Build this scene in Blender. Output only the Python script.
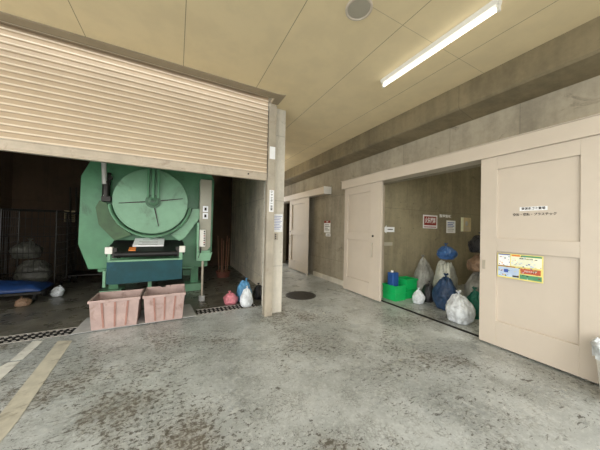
import bpy, bmesh, math, random
from mathutils import Vector, Matrix, noise
C = bpy.context.scene.collection
for o in list(bpy.data.objects): bpy.data.objects.remove(o)

# ------------------------------------------------------------------ camera, world, light
FPX = 239.0
yaw, pit, rol = (math.radians(a) for a in (27.36, 0.69, 1.27))
f = Vector((math.sin(yaw)*math.cos(pit), math.cos(yaw)*math.cos(pit), math.sin(pit)))
r0 = Vector((math.cos(yaw), -math.sin(yaw), 0)); u0 = r0.cross(f)
r = math.cos(rol)*r0 + math.sin(rol)*u0; u = -math.sin(rol)*r0 + math.cos(rol)*u0
cd = bpy.data.cameras.new('camera'); cd.sensor_width = 36; cd.lens = FPX/600*36; cd.clip_start = 0.02
cam = bpy.data.objects.new('camera', cd); C.objects.link(cam)
M = Matrix((r, u, -f)).transposed().to_4x4(); M.translation = Vector((0, 0, 1.5)); cam.matrix_world = M
bpy.context.scene.camera = cam
W = bpy.data.worlds.new('overcast_sky'); bpy.context.scene.world = W; W.use_nodes = True
bg = W.node_tree.nodes['Background']; bg.inputs[0].default_value = (1.0, 0.985, 0.955, 1); bg.inputs[1].default_value = 3.6
sd = bpy.data.lights.new('daylight', 'SUN'); sd.energy = 1.4; sd.angle = math.radians(40); sd.color = (1, .97, .9)
sun = bpy.data.objects.new('daylight', sd); C.objects.link(sun)
sun.rotation_euler = Vector((0.80, 0.55, -0.16)).to_track_quat('-Z', 'Y').to_euler()
vs = bpy.context.scene.view_settings
vs.view_transform = 'Standard'; vs.look = 'None'; vs.gamma = 1; vs.use_curve_mapping = False; vs.exposure = -0.15

# ------------------------------------------------------------------ materials
def s2l(c): return tuple(((v/255)/12.92 if v/255 <= .04045 else ((v/255+.055)/1.055)**2.4) for v in c)
class NT:
    def __init__(s, name):
        s.m = bpy.data.materials.new(name); s.m.use_nodes = True; s.n = s.m.node_tree.nodes; s.l = s.m.node_tree.links
        s.b = s.n['Principled BSDF']; s.tc = s.n.new('ShaderNodeTexCoord').outputs['Object']
    def put(s, v, sock):
        if isinstance(v, bpy.types.NodeSocket): s.l.new(v, sock)
        else:
            if isinstance(v, tuple) and len(v) == 3 and sock.type == 'RGBA': v = (*v, 1)
            sock.default_value = v
    def math(s, op, a, b=0.0, c=0.0, clamp=False):
        n = s.n.new('ShaderNodeMath'); n.operation = op; n.use_clamp = clamp
        for i, v in enumerate((a, b, c)): s.put(v, n.inputs[i])
        return n.outputs[0]
    def noise(s, scale, detail=4, rough=.6, vec=None, dist=0, out=0, stretch=None):
        n = s.n.new('ShaderNodeTexNoise'); n.inputs['Scale'].default_value = scale; n.inputs['Detail'].default_value = detail
        n.inputs['Roughness'].default_value = rough; n.inputs['Distortion'].default_value = dist
        v = vec or s.tc
        if stretch:
            mp = s.n.new('ShaderNodeMapping'); mp.inputs['Scale'].default_value = stretch; s.l.new(v, mp.inputs[0]); v = mp.outputs[0]
        s.l.new(v, n.inputs['Vector']); return n.outputs[out]
    def ramp(s, v, a, b, lo=0.0, hi=1.0):
        n = s.n.new('ShaderNodeMapRange'); n.interpolation_type = 'SMOOTHSTEP'
        for i, x in enumerate((v, a, b, lo, hi)): s.put(x, n.inputs[i])
        return n.outputs[0]
    def mix(s, fac, a, b):
        n = s.n.new('ShaderNodeMix'); n.data_type = 'RGBA'
        s.put(fac, n.inputs[0]); s.put(a, n.inputs[6]); s.put(b, n.inputs[7]); return n.outputs[2]
    def xyz(s):
        n = s.n.new('ShaderNodeSeparateXYZ'); s.l.new(s.tc, n.inputs[0]); return n.outputs
    def bump(s, h, strength, dist=.01):
        n = s.n.new('ShaderNodeBump'); n.inputs['Strength'].default_value = strength; n.inputs['Distance'].default_value = dist
        s.l.new(h, n.inputs['Height']); s.l.new(n.outputs[0], s.b.inputs['Normal'])
    def line(s, v, period, off, half):      # 1 on thin joint lines repeating along v
        t = s.math('PINGPONG', s.math('SUBTRACT', v, off), period/2)
        return s.math('LESS_THAN', t, half)
    def out(s, col, rough=.6, metal=0.0):
        s.put(col, s.b.inputs['Base Color']); s.put(rough, s.b.inputs['Roughness']); s.put(metal, s.b.inputs['Metallic']); return s.m

def plain(name, rgb, rough=.6, metal=0.0, var=.12, scale=6, bump=.0, dirt=None, dirt_amt=.4):
    t = NT(name); c = s2l(rgb)
    n = t.noise(scale, 5)
    col = t.mix(t.ramp(n, .3, .7), tuple(v*(1-var) for v in c), tuple(min(1, v*(1+var)) for v in c))
    if dirt:
        col = t.mix(t.math('MULTIPLY', t.ramp(t.noise(scale*.7, 8, .7, dist=.6), .52, .72), dirt_amt), col, s2l(dirt))
    if bump: t.bump(t.noise(scale*8, 4), bump)
    return t.out(col, rough, metal)

def concrete(name, rgb, ax='Y', pv=.9, ph=1.8, offv=.0, offh=.0, var=.22, holes=True):
    t = NT(name); c = s2l(rgb); X, Y, Z = t.xyz()
    a = Y if ax == 'Y' else X
    big = t.noise(.9, 6, .6); fine = t.noise(14, 6, .7); streak = t.noise(1.2, 5, .6, stretch=(4, 4, .5))
    v = t.math('ADD', t.math('MULTIPLY', big, .5), t.math('ADD', t.math('MULTIPLY', fine, .2), t.math('MULTIPLY', streak, .3)))
    col = t.mix(t.ramp(v, .36, .64), tuple(k*(1-var*1.5) for k in c), tuple(k*(1+var) for k in c))
    j = t.math('MAXIMUM', t.line(a, pv, offv, .004), t.line(Z, ph, offh, .005))
    col = t.mix(t.math('MULTIPLY', j, .5), col, tuple(k*.35 for k in c))
    if holes:
        da = t.math('PINGPONG', t.math('SUBTRACT', a, offv+pv/4), pv/4)
        dz = t.math('PINGPONG', t.math('SUBTRACT', Z, .35), .3)
        d = t.math('SQRT', t.math('ADD', t.math('MULTIPLY', da, da), t.math('MULTIPLY', dz, dz)))
        col = t.mix(t.math('MULTIPLY', t.math('LESS_THAN', d, .014), .6), col, tuple(k*.3 for k in c))
    stain = t.ramp(t.noise(2.3, 8, .75, dist=1.2, stretch=(1, 1, 1.8)), .58, .74)
    col = t.mix(t.math('MULTIPLY', stain, .6), col, s2l((62, 55, 44)))
    t.bump(fine, .25, .01)
    return t.out(col, .8)

def floor_mat():
    t = NT('worn_painted_concrete'); X, Y, Z = t.xyz()
    base = t.mix(t.ramp(t.noise(1.3, 5, .6), .35, .65), s2l((154, 159, 157)), s2l((188, 193, 192)))
    fine = t.noise(22, 8, .8)
    base = t.mix(t.math('MULTIPLY', t.ramp(fine, .48, .62), .5), base, s2l((210, 214, 212)))
    # mesh of hairline wear
    v = t.n.new('ShaderNodeTexVoronoi'); v.feature = 'DISTANCE_TO_EDGE'; v.inputs['Scale'].default_value = 26
    wn = t.noise(9, 4, .6, out=1)
    add = t.n.new('ShaderNodeVectorMath'); add.operation = 'MULTIPLY_ADD'; t.l.new(wn, add.inputs[0]); add.inputs[1].default_value = (.16, .16, .16); t.l.new(t.tc, add.inputs[2])
    t.l.new(add.outputs[0], v.inputs['Vector'])
    crack = t.math('MULTIPLY', t.ramp(v.outputs[0], .16, .02), t.ramp(t.noise(4, 6, .7), .46, .6))
    base = t.mix(t.math('MULTIPLY', crack, .45), base, s2l((100, 98, 88)))
    # chipped patches: where they gather
    wear = t.noise(.85, 4, .6, dist=.4)
    def blob(cx, cy, rad, ax=1.0):
        dx = t.math('SUBTRACT', X, cx); dy = t.math('MULTIPLY', t.math('SUBTRACT', Y, cy), ax)
        d = t.math('SQRT', t.math('ADD', t.math('MULTIPLY', dx, dx), t.math('MULTIPLY', dy, dy)))
        return t.ramp(d, rad, 0)
    m = wear
    for b, k in ((blob(.1, 1.75, .75), .16), (blob(-.35, 2.7, .8), .12), (blob(.98, 1.33, .3), .16), (blob(1.16, 1.2, .26), .16), (blob(1.35, 1.5, .9), .05), (blob(2.1, 1.0, .5), .1), (blob(-.9, 3.0, .5), .1), (blob(-.2, 3.6, .7, 1.6), .07), (blob(1.0, 3.2, .8), .04)):
        m = t.math('ADD', m, t.math('MULTIPLY', b, k))
    chips = t.noise(24, 12, .74, dist=.25, stretch=(.85, 1.15, 1))
    chip = t.ramp(t.math('ADD', t.math('MULTIPLY', chips, 1.7), t.math('MULTIPLY', m, .95)), 1.47, 1.495)
    speck = t.math('MULTIPLY', t.ramp(t.noise(48, 8, .8), .555, .575), t.ramp(t.noise(1.7, 6, .75), .44, .56))
    streaks = t.math('MULTIPLY', t.ramp(t.noise(9, 8, .7, dist=.8, stretch=(.5, 1.7, 1)), .60, .615), t.ramp(t.noise(1.1, 3, .6), .42, .6))
    chip = t.math('MAXIMUM', chip, t.math('MAXIMUM', t.math('MULTIPLY', speck, .8), streaks))
    outside = t.ramp(Y, 4.6, 4.3)
    chip = t.math('MULTIPLY', chip, outside)
    base = t.mix(t.math('MULTIPLY', chip, .85), base, s2l((64, 60, 51)))
    soft = t.ramp(m, .52, .78)
    base = t.mix(t.math('MULTIPLY', soft, .55), base, s2l((116, 106, 92)))
    fleck = t.math('MULTIPLY', t.ramp(t.noise(30, 8, .75), .53, .56), t.math('MULTIPLY', soft, outside))
    base = t.mix(t.math('MULTIPLY', fleck, .6), base, s2l((196, 198, 190)))
    # bare slab behind the gutter in the bay
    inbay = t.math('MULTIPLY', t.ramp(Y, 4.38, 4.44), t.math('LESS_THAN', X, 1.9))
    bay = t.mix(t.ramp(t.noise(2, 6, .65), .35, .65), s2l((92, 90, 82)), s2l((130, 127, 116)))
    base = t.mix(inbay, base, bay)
    rg = t.math('ADD', t.ramp(t.noise(3, 6, .7), .35, .65, .24, .42), t.math('MULTIPLY', chip, .2))
    t.bump(t.math('SUBTRACT', fine, chip), .25, .006)
    return t.out(base, rg)

def ceiling_mat():
    t = NT('cream_ceiling_board'); X, Y, Z = t.xyz()
    c = s2l((226, 209, 170))
    col = t.mix(t.ramp(t.noise(3, 4, .6), .35, .65), tuple(k*.975 for k in c), tuple(min(1, k*1.04) for k in c))
    j = t.line(X, .99, .03, .004)
    jy = t.math('MULTIPLY', t.math('MULTIPLY', t.line(Y, 3.6, 1.69, .003), t.math('GREATER_THAN', X, 1.02)), .6)
    col = t.mix(t.math('MULTIPLY', t.math('MAXIMUM', j, jy), .7), col, s2l((110, 95, 66)))
    return t.out(col, .85)

mFloor = floor_mat(); mCeil = ceiling_mat()
mWall = concrete('formwork_concrete', (156, 148, 130), 'Y', .9, 1.8, .55, .62)
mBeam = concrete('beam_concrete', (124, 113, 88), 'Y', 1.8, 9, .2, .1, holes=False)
mCol = concrete('column_concrete', (208, 203, 190), 'X', 9, 1.15, 4, .82, holes=False, var=.14)
mRoomW = concrete('storeroom_concrete', (140, 132, 108), 'X', .9, 1.8, .4, .2)
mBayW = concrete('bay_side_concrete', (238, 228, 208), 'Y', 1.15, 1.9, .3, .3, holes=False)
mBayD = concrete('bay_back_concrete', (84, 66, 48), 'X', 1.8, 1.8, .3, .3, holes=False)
mCream = plain('cream_painted_steel', (198, 187, 172), .45, var=.03, scale=2)
mTrim = plain('brown_grey_trim', (146, 134, 112), .5, var=.05)
mShut = plain('beige_shutter_paint', (190, 171, 147), .38, var=.04, scale=3)
mShutL = plain('highlight_slat_edge', (226, 212, 190), .3, var=.04, scale=3)  # slat highlight lines put into the colour of the lips
mRail = plain('aluminium_rail', (178, 166, 148), .4, .1, var=.08, scale=8, dirt=(120, 100, 80), dirt_amt=.5)
mGuide = plain('dull_steel_guide', (172, 164, 148), .45, .1, var=.12, scale=4, dirt=(110, 90, 70))
mGreen = plain('green_machine_paint', (84, 140, 102), .4, var=.14, scale=3, dirt=(48, 60, 46), dirt_amt=.75)
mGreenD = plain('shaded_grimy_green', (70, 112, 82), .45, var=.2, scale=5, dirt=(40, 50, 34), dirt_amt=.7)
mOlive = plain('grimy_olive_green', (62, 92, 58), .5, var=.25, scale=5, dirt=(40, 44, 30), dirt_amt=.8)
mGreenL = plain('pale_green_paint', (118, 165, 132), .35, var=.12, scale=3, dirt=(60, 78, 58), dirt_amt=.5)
mTeal = plain('teal_chute_paint', (4, 66, 74), .65, var=.15, scale=5, dirt=(30, 84, 104), dirt_amt=.6)
mBlack = plain('black_rubber', (22, 22, 22), .5, var=.2)
mDark = plain('dark_oily_steel', (44, 42, 38), .35, .5, var=.25, scale=20)
mChrome = plain('bright_rod_steel', (225, 225, 220), .3, .2, var=.05)
mGreyBox = plain('grey_beige_enamel', (160, 158, 140), .4, var=.06, scale=4, dirt=(110, 104, 92))
mWhite = plain('white_plastic', (228, 226, 218), .5, var=.04)
mPaper = plain('white_paper', (236, 238, 240), .8, var=.03)
mPink = plain('faded_pink_plastic', (178, 155, 149), .6, var=.1, scale=7, dirt=(128, 98, 86), dirt_amt=.7, bump=.1)
mPinkD = plain('grimy_pink_plastic', (160, 118, 106), .6, var=.15, scale=9)
mMat = plain('grey_steel_sheet', (182, 183, 182), .5, 0, var=.1, scale=6)
mLine = plain('worn_cream_paint', (192, 188, 172), .6, var=.12, scale=7, dirt=(132, 126, 112), dirt_amt=.85)
mLineW = plain('worn_white_paint', (214, 214, 206), .6, var=.1, scale=7, dirt=(132, 130, 120), dirt_amt=.85)
mGrate = plain('galvanised_grate', (170, 166, 158), .4, .2, var=.1, scale=20)
mPit = plain('gutter_dark', (8, 7, 6), .9)
mMan = plain('cast_iron', (58, 54, 46), .55, .4, var=.2, scale=30)
mInk = plain('black_ink', (40, 34, 30), .7, var=.02)
mRed = plain('red_print', (140, 48, 40), .6, var=.05)
mCrateG = plain('bright_green_plastic', (22, 178, 96), .35, var=.05)
mBlue = plain('blue_plastic', (40, 84, 150), .4, var=.08)
mTarp = plain('blue_tarpaulin', (34, 66, 120), .45, var=.15, scale=8)
mWood = plain('brown_wood', (140, 104, 76), .6, var=.2, scale=10)
mWoodR = plain('reddish_wood', (150, 100, 78), .6, var=.2, scale=10)
mTub = plain('brown_tub_plastic', (120, 74, 60), .5)
mGrille = plain('grey_speaker_grille', (172, 166, 150), .6, var=.03)
mBrick = plain('brick_red_print', (186, 92, 66), .7, var=.05)
mYel = plain('yellow_print', (228, 216, 130), .7); mOrg = plain('orange_print', (222, 130, 60), .7); mGrn = plain('green_print', (86, 150, 110), .7)
mLBl = plain('pale_blue_print', (186, 206, 232), .7); mLYl = plain('pale_yellow_print', (238, 240, 214), .7); mBlP = plain('blue_print', (62, 90, 170), .7)
mBeigeP = plain('aged_beige_paper', (206, 190, 150), .8)
def bagmat(name, rgb, rough=.32, dirt=None):
    t = NT(name); c = s2l(rgb)
    col = t.mix(t.ramp(t.noise(7, 5, .7), .38, .62), tuple(k*.72 for k in c), tuple(min(1, k*1.1) for k in c))
    t.bump(t.noise(16, 6, .7, dist=1.5), .9, .02)
    return t.out(col, rough)
bWhite = bagmat('white_bag_film', (226, 232, 236)); bGrey = bagmat('grey_bag_film', (150, 150, 142)); bBlue = bagmat('navy_bag_film', (34, 62, 96))
bPink = bagmat('pink_bag_film', (226, 138, 150)); bSky = bagmat('light_blue_bag_film', (96, 160, 206)); bTan = bagmat('tan_bag_film', (150, 122, 98))
bTeal = bagmat('teal_bag_film', (20, 110, 92)); bSkyD = bagmat('mid_blue_bag_film', (56, 98, 156)); bDim = bagmat('dark_grey_sacking', (92, 92, 84)); bPale = bagmat('pale_bag_film', (196, 198, 186)); bBlack = bagmat('black_bag_film', (38, 38, 42))  # sacking toned down to a darker grey for the caged sacks
def emis(name, rgb, st):
    m = bpy.data.materials.new(name); m.use_nodes = True; b = m.node_tree.nodes['Principled BSDF']
    b.inputs['Emission Color'].default_value = (*s2l(rgb), 1); b.inputs['Emission Strength'].default_value = st; return m
mTube = emis('lit_fluorescent_tube', (255, 250, 236), 3.5)
mTube3 = emis('corridor_fill_tube', (255, 246, 226), 28)
mTube2 = emis('storeroom_fill_tube', (255, 246, 220), 270)

# ------------------------------------------------------------------ helpers
def obj(name, bm, mats, parent=None, smooth=False, bevel=0.0):
    me = bpy.data.meshes.new(name); bmesh.ops.recalc_face_normals(bm, faces=bm.faces); bm.to_mesh(me); bm.free()
    for m in (mats if isinstance(mats, (list, tuple)) else [mats]): me.materials.append(m)
    if smooth:
        for p in me.polygons: p.use_smooth = True
        try: me.set_sharp_from_angle(angle=math.radians(40))
        except Exception: pass
    o = bpy.data.objects.new(name, me); C.objects.link(o)
    if parent is not None:
        o.parent = parent
        o.matrix_parent_inverse = Matrix.Translation(parent.location).inverted()
    if bevel:
        b = o.modifiers.new('bevel', 'BEVEL'); b.width = bevel; b.segments = 2; b.limit_method = 'ANGLE'; b.angle_limit = math.radians(50)
    return o
def tag(o, label, cat, group=None):
    o['label'] = label; o['category'] = cat
    if group: o['group'] = group
    return o
def thing(name, loc, label, cat, group=None):
    o = bpy.data.objects.new(name, None); o.location = loc; o.empty_display_size = .1; C.objects.link(o)
    return tag(o, label, cat, group)
def struct(o): o['kind'] = 'structure'; return o
def sempty(name, loc):
    o = bpy.data.objects.new(name, None); o.location = loc; C.objects.link(o); return struct(o)
def box(bm, x0, x1, y0, y1, z0, z1, mi=0):
    vs_ = [bm.verts.new((x, y, z)) for x in (x0, x1) for y in (y0, y1) for z in (z0, z1)]
    for q in ((0, 1, 3, 2), (4, 6, 7, 5), (0, 4, 5, 1), (2, 3, 7, 6), (0, 2, 6, 4), (1, 5, 7, 3)):
        fc = bm.faces.new([vs_[i] for i in q]); fc.material_index = mi
    return vs_
def BX(*a):
    bm = bmesh.new(); box(bm, *a); return bm
def tube(bm, p, q, rad, seg=12, rad2=None, mi=0, caps=True):
    p, q = Vector(p), Vector(q); d = (q-p); L = d.length
    mt = Matrix.Translation((p+q)/2) @ d.to_track_quat('Z', 'Y').to_matrix().to_4x4()
    res = bmesh.ops.create_cone(bm, cap_ends=caps, segments=seg, radius1=rad, radius2=rad if rad2 is None else rad2, depth=L, matrix=mt)
    for v in res['verts']:
        for fc in v.link_faces: fc.material_index = mi
def prism(bm, pts, axis, a, b, mi=0):      # polygon in the other two axes, extruded along axis
    def P(p, t):
        return {'X': (t, p[0], p[1]), 'Y': (p[0], t, p[1]), 'Z': (p[0], p[1], t)}[axis]
    A = [bm.verts.new(P(p, a)) for p in pts]; B = [bm.verts.new(P(p, b)) for p in pts]; n = len(pts)
    fs = [bm.faces.new(A), bm.faces.new(B[::-1])]
    for i in range(n): fs.append(bm.faces.new((A[i], A[(i+1) % n], B[(i+1) % n], B[i])))
    for x in fs: x.material_index = mi
def lathe(bm, prof, c, seg=32, axis='Z', mi=0):
    rings = []
    for (rr, h) in prof:
        ring = []
        for i in range(seg):
            a = 2*math.pi*i/seg; x, y = rr*math.cos(a), rr*math.sin(a)
            p = (c[0]+x, c[1]+y, c[2]+h) if axis == 'Z' else (c[0]+x, c[1]+h, c[2]+y)
            ring.append(bm.verts.new(p))
        rings.append(ring)
    for A, B in zip(rings, rings[1:]):
        for i in range(seg):
            bm.faces.new((A[i], A[(i+1) % seg], B[(i+1) % seg], B[i])).material_index = mi
    return rings
def text_bm(bm, s, size, place, depth=.001, mi=0, width=None):
    """writing as thin raised mesh; place maps (u,v,w) to the world"""
    cu = bpy.data.curves.new('writing', 'FONT'); cu.body = s; cu.size = size; cu.extrude = depth; cu.align_x = 'CENTER'; cu.align_y = 'CENTER'; cu.resolution_u = 2; cu.offset = size*.022
    to = bpy.data.objects.new('writing', cu); C.objects.link(to); bpy.context.view_layer.update()
    me = bpy.data.meshes.new_from_object(to.evaluated_get(bpy.context.evaluated_depsgraph_get()))
    k = 1.0
    if width and len(me.vertices):
        xs = [v.co.x for v in me.vertices]; k = width/max(1e-6, max(xs)-min(xs))
    base = [bm.verts.new(place(v.co.x*k, v.co.y, v.co.z)) for v in me.vertices]
    for p in me.polygons:
        try: bm.faces.new([base[i] for i in p.vertices]).material_index = mi
        except ValueError: pass
    bpy.data.objects.remove(to); bpy.data.curves.remove(cu); bpy.data.meshes.remove(me)

# ------------------------------------------------------------------ the setting
CZ = 3.6
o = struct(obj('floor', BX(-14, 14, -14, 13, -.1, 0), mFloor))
bm = bmesh.new(); box(bm, -4.6, 3.56, -1.5, 3.52, CZ, CZ+.08); box(bm, 1.49, 3.56, 3.52, 10.2, CZ, CZ+.08)
struct(obj('ceiling', bm, mCeil))
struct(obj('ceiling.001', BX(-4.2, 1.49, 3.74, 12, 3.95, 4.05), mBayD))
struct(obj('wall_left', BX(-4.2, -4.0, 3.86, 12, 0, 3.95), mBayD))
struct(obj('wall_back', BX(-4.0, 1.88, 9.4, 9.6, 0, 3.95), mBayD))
struct(obj('wall_middle', BX(1.88, 2.0, 4.72, 10.2, 0, 3.6), mBayW))
# right wall with two doorways
bm = bmesh.new()
x0, x1 = 3.95, 4.12
box(bm, x0, x1, -1.5, 1.5, 0, 3.6); box(bm, x0, x1, 1.5, 3.9, 2.5, 3.6); box(bm, x0, x1, 3.9, 8.0, 0, 3.6)
box(bm, x0, x1, 8.0, 9.2, 2.5, 3.6); box(bm, x0, x1, 9.2, 10.2, 0, 3.6)
struct(obj('wall_right', bm, mWall))
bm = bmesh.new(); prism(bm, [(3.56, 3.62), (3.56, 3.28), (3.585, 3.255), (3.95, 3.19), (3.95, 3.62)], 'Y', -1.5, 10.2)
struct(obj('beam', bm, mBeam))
# storerooms behind the doorways
struct(obj('wall_storeroom_left', BX(4.12, 9.0, 3.9, 4.05, 0, 3.6), mRoomW))
struct(obj('wall_storeroom_back', BX(9.0, 9.15, -1, 4.05, 0, 3.6), mRoomW))
struct(obj('wall_storeroom_right', BX(4.12, 9.0, -1.15, -1, 0, 3.6), mRoomW))
struct(obj('ceiling.002', BX(4.12, 9.15, -1.15, 4.05, 3.6, 3.7), mRoomW))
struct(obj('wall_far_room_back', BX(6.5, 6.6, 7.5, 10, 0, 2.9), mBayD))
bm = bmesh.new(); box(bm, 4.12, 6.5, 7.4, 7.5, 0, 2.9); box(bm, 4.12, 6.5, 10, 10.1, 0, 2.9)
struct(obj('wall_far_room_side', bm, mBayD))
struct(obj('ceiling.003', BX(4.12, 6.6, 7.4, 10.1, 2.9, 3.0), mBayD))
# column and cladding
bm = bmesh.new(); box(bm, 1.49, 1.70, 3.93, 4.42, 0, CZ); box(bm, 1.70, 1.88, 4.42, 4.72, 0, CZ)
struct(obj('column', bm, mCol, bevel=.006))
# soffit trim round the shutter slot
bm = bmesh.new(); prism(bm, [(3.50, 3.585), (3.50, 3.62), (3.63, 3.64), (3.63, 3.59)], 'X', -4.6, 1.36)
prism(bm, [(1.36, 3.50), (1.49, 3.46), (1.49, 3.80), (1.36, 3.80)], 'Z', 3.588, 3.62)
struct(obj('trim_1', bm, mTrim))
struct(obj('trim_2', BX(-4.2, 1.49, 3.74, 3.80, 3.68, 3.95), mTrim))
# door headers
bm = bmesh.new(); box(bm, 3.70, 3.95, .0, 4.9, 2.50, 2.69); box(bm, 3.685, 3.95, -.02, 4.92, 2.69, 2.70)
struct(obj('trim_3', bm, mCream, bevel=.004))
bm = bmesh.new(); box(bm, 3.70, 3.95, 5.73, 9.6, 2.50, 2.69)
struct(obj('trim_4', bm, mCream, bevel=.004))
struct(obj('trim_5', BX(3.698, 3.95, 5.71, 5.73, 2.49, 2.70), mWhite))
# jambs
struct(obj('trim_6', BX(4.06, 4.115, 3.86, 3.899, 0, 2.5), mRail))
struct(obj('trim_7', BX(3.72, 3.735, 6.60, 6.685, 0, 2.5), mCream))
struct(obj('trim_8', BX(3.86, 3.91, 1.5, 3.9, 0, .012), mPit))
struct(obj('baseboard_right', BX(3.92, 3.95, 4.92, 6.60, 0, .13), mCol))

def sliding_door(n, ya, yb, stile_a, stile_b, hz, knob_y):   # ya > yb ; panels between
    d = sempty('door_%d' % n, (3.76, (ya+yb)/2, 0))
    pa, pb = ya-stile_a, yb+stile_b
    bm = bmesh.new()
    X0, X1 = 3.735, 3.785
    box(bm, X0, X1, pa, ya, .025, 2.5); box(bm, X0, X1, yb, pb, .025, 2.5)
    for z0, z1 in ((.025, .345), (1.25, 1.42), (2.33, 2.5)): box(bm, X0, X1, pb, pa, z0, z1)
    obj('door_frame', bm, mCream, d, bevel=.003)
    for z0, z1 in ((.345, 1.25), (1.42, 2.33)): obj('door_panel', BX(X0+.028, X1-.008, pb, pa, z0, z1), mCream, d)
    bm = bmesh.new()
    if hz:
        tube(bm, (X0-.03, knob_y, .9), (X0-.03, knob_y, 1.22), .011, 10); tube(bm, (X0, knob_y, .93), (X0-.03, knob_y, .93), .008, 8); tube(bm, (X0, knob_y, 1.19), (X0-.03, knob_y, 1.19), .008, 8)
        hd = obj('door_handle', bm, mGuide, d, True)
        obj('latch', BX(X0-.012, X0, knob_y-.02, knob_y+.02, 1.34, 1.38), mBlack, d)
    else:
        box(bm, X0-.012, X0, knob_y-.015, knob_y+.015, 1.0, 1.12)
        obj('door_handle', bm, mGuide, d)
    return d
sliding_door(1, 1.79, .55, .19, .32, False, 1.74)
sliding_door(2, 4.80, 3.60, .12, .32, True, 3.82)
sliding_door(3, 8.08, 6.69, .2, .2, True, 7.98)

# ------------------------------------------------------------------ floor: lines, gutter, manhole, sheet
def quad_line(name, pts, m):
    bm = bmesh.new(); prism(bm, pts, 'Z', 0.0005, .003); return struct(obj(name, bm, m))
quad_line('trim_9', [(-1.293, 4.10), (-1.138, 4.03), (-1.02, 2.56), (-1.03, 1.6), (-1.22, 1.6), (-1.17, 2.62)], mLine)
quad_line('trim_10', [(-1.567, 4.223), (-1.457, 4.173), (-1.45, 3.7), (-1.55, 3.72)], mLineW)
quad_line('trim_11', [(-1.55, 3.68), (-1.45, 3.66), (-1.44, 3.3), (-1.44, 2.6), (-1.60, 2.6), (-1.575, 3.6)], mLineW)
def grate(xa, xb, label, dy):
    g = thing('drain_grate', ((xa+xb)/2, 4.43, 0), label, 'drain grate', 'gutter grates under the shutter')
    obj('gutter', BX(xa, xb, 4.30+dy, 4.56+dy, .0005, .004), mPit, g)
    bm = bmesh.new()
    for y in (4.30+dy, 4.555+dy): box(bm, xa, xb, y, y+.005, .004, .012)
    n = int((xb-xa)/.07)
    for i in range(n):
        x = xa+.035+i*.07
        for k in range(3):
            yc = 4.345+k*.085+dy
            prism(bm, [(x-.02, yc), (x, yc+.016), (x+.02, yc), (x, yc-.016)], 'Z', .004, .013)
    obj('grating', bm, mGrate, g)
grate(-3.9, -1.225, 'long steel drain grate in the floor left of the grey sheet', -.05)
grate(.345, 1.40, 'short steel drain grate right of the grey sheet towards the column', .04)
bm = bmesh.new(); prism(bm, [(-1.212, 4.225), (.333, 4.265), (.27, 4.96), (-1.204, 4.86)], 'Z', .014, .02)
tag(obj('floor_sheet', bm, mMat), 'flat grey sheet lying on the floor under the two pink bins', 'floor sheet')
mh = thing('manhole_cover', (2.5, 4.72, 0), 'round dark iron manhole cover in the floor beyond the column', 'manhole cover')
bm = bmesh.new(); lathe(bm, [(.34, .0005), (.34, .006), (.315, .007), (.315, .0005)], (2.5, 4.72, 0), 48); obj('rim', bm, mDark, mh)
bm = bmesh.new(); rr = lathe(bm, [(.312, .0005), (.312, .007)], (2.5, 4.72, 0), 48); bm.faces.new(rr[1])
for i in range(-5, 6):
    for j in range(-5, 6):
        if math.hypot(i, j)*.055 < .28: box(bm, 2.5+i*.055-.015, 2.5+i*.055+.015, 4.72+j*.055-.015, 4.72+j*.055+.015, .007, .011)
obj('cover', bm, mMan, mh)

# ------------------------------------------------------------------ roller shutter
SH = thing('roller_shutter', (-1.3, 3.86, 2.28), 'wide beige ribbed roller shutter half lowered over the machine bay', 'roller shutter')
bm = bmesh.new(); pit_ = .0755; prof = []
z = 2.41
while z < 3.86:
    prof += [(3.862, z), (3.847, z+.006), (3.842, z+.012), (3.842, z+.022), (3.848, z+.026), (3.856, z+.058)]; z += pit_
xa, xb = -3.98, 1.335
A = [bm.verts.new((xa, p[0], p[1])) for p in prof]; B = [bm.verts.new((xb, p[0], p[1])) for p in prof]
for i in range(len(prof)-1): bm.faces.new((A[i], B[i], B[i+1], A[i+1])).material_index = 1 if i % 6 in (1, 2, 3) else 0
# give the curtain a back
A2 = [bm.verts.new((xa, 3.88, p[1])) for p in prof]; B2 = [bm.verts.new((xb, 3.88, p[1])) for p in prof]
for i in range(len(prof)-1): bm.faces.new((A2[i], A2[i+1], B2[i+1], B2[i]))
bm.faces.new((A[0], A2[0], B2[0], B[0])); bm.faces.new((A[-1], B[-1], B2[-1], A2[-1]))
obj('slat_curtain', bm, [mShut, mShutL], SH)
bm = bmesh.new(); prism(bm, [(3.835, 2.285), (3.835, 2.30), (3.845, 2.31), (3.845, 2.40), (3.838, 2.408), (3.838, 2.415), (3.90, 2.415), (3.90, 2.285)], 'X', xa, xb)
obj('bottom_rail', bm, mRail, SH)
bm = bmesh.new(); tube(bm, (1.02, 3.845, 2.36), (1.02, 3.832, 2.36), .013, 16); obj('lock', bm, mDark, SH)
def guide(xa, xb, label):
    bm = bmesh.new(); s = 1 if xb > 0 else -1
    box(bm, xa, xb, 3.826, 3.832, 0, 3.586); box(bm, xa, xb, 3.905, 3.928, 0, 3.9)
    xc = (xb-.02, xb) if s > 0 else (xa, xa+.02)
    box(bm, xc[0], xc[1], 3.828, 3.905, 0, 3.58)
    return tag(obj('shutter_guide', bm, mGuide), label, 'shutter guide')
guide(1.345, 1.484, 'vertical steel shutter guide rail against the concrete column')

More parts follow.
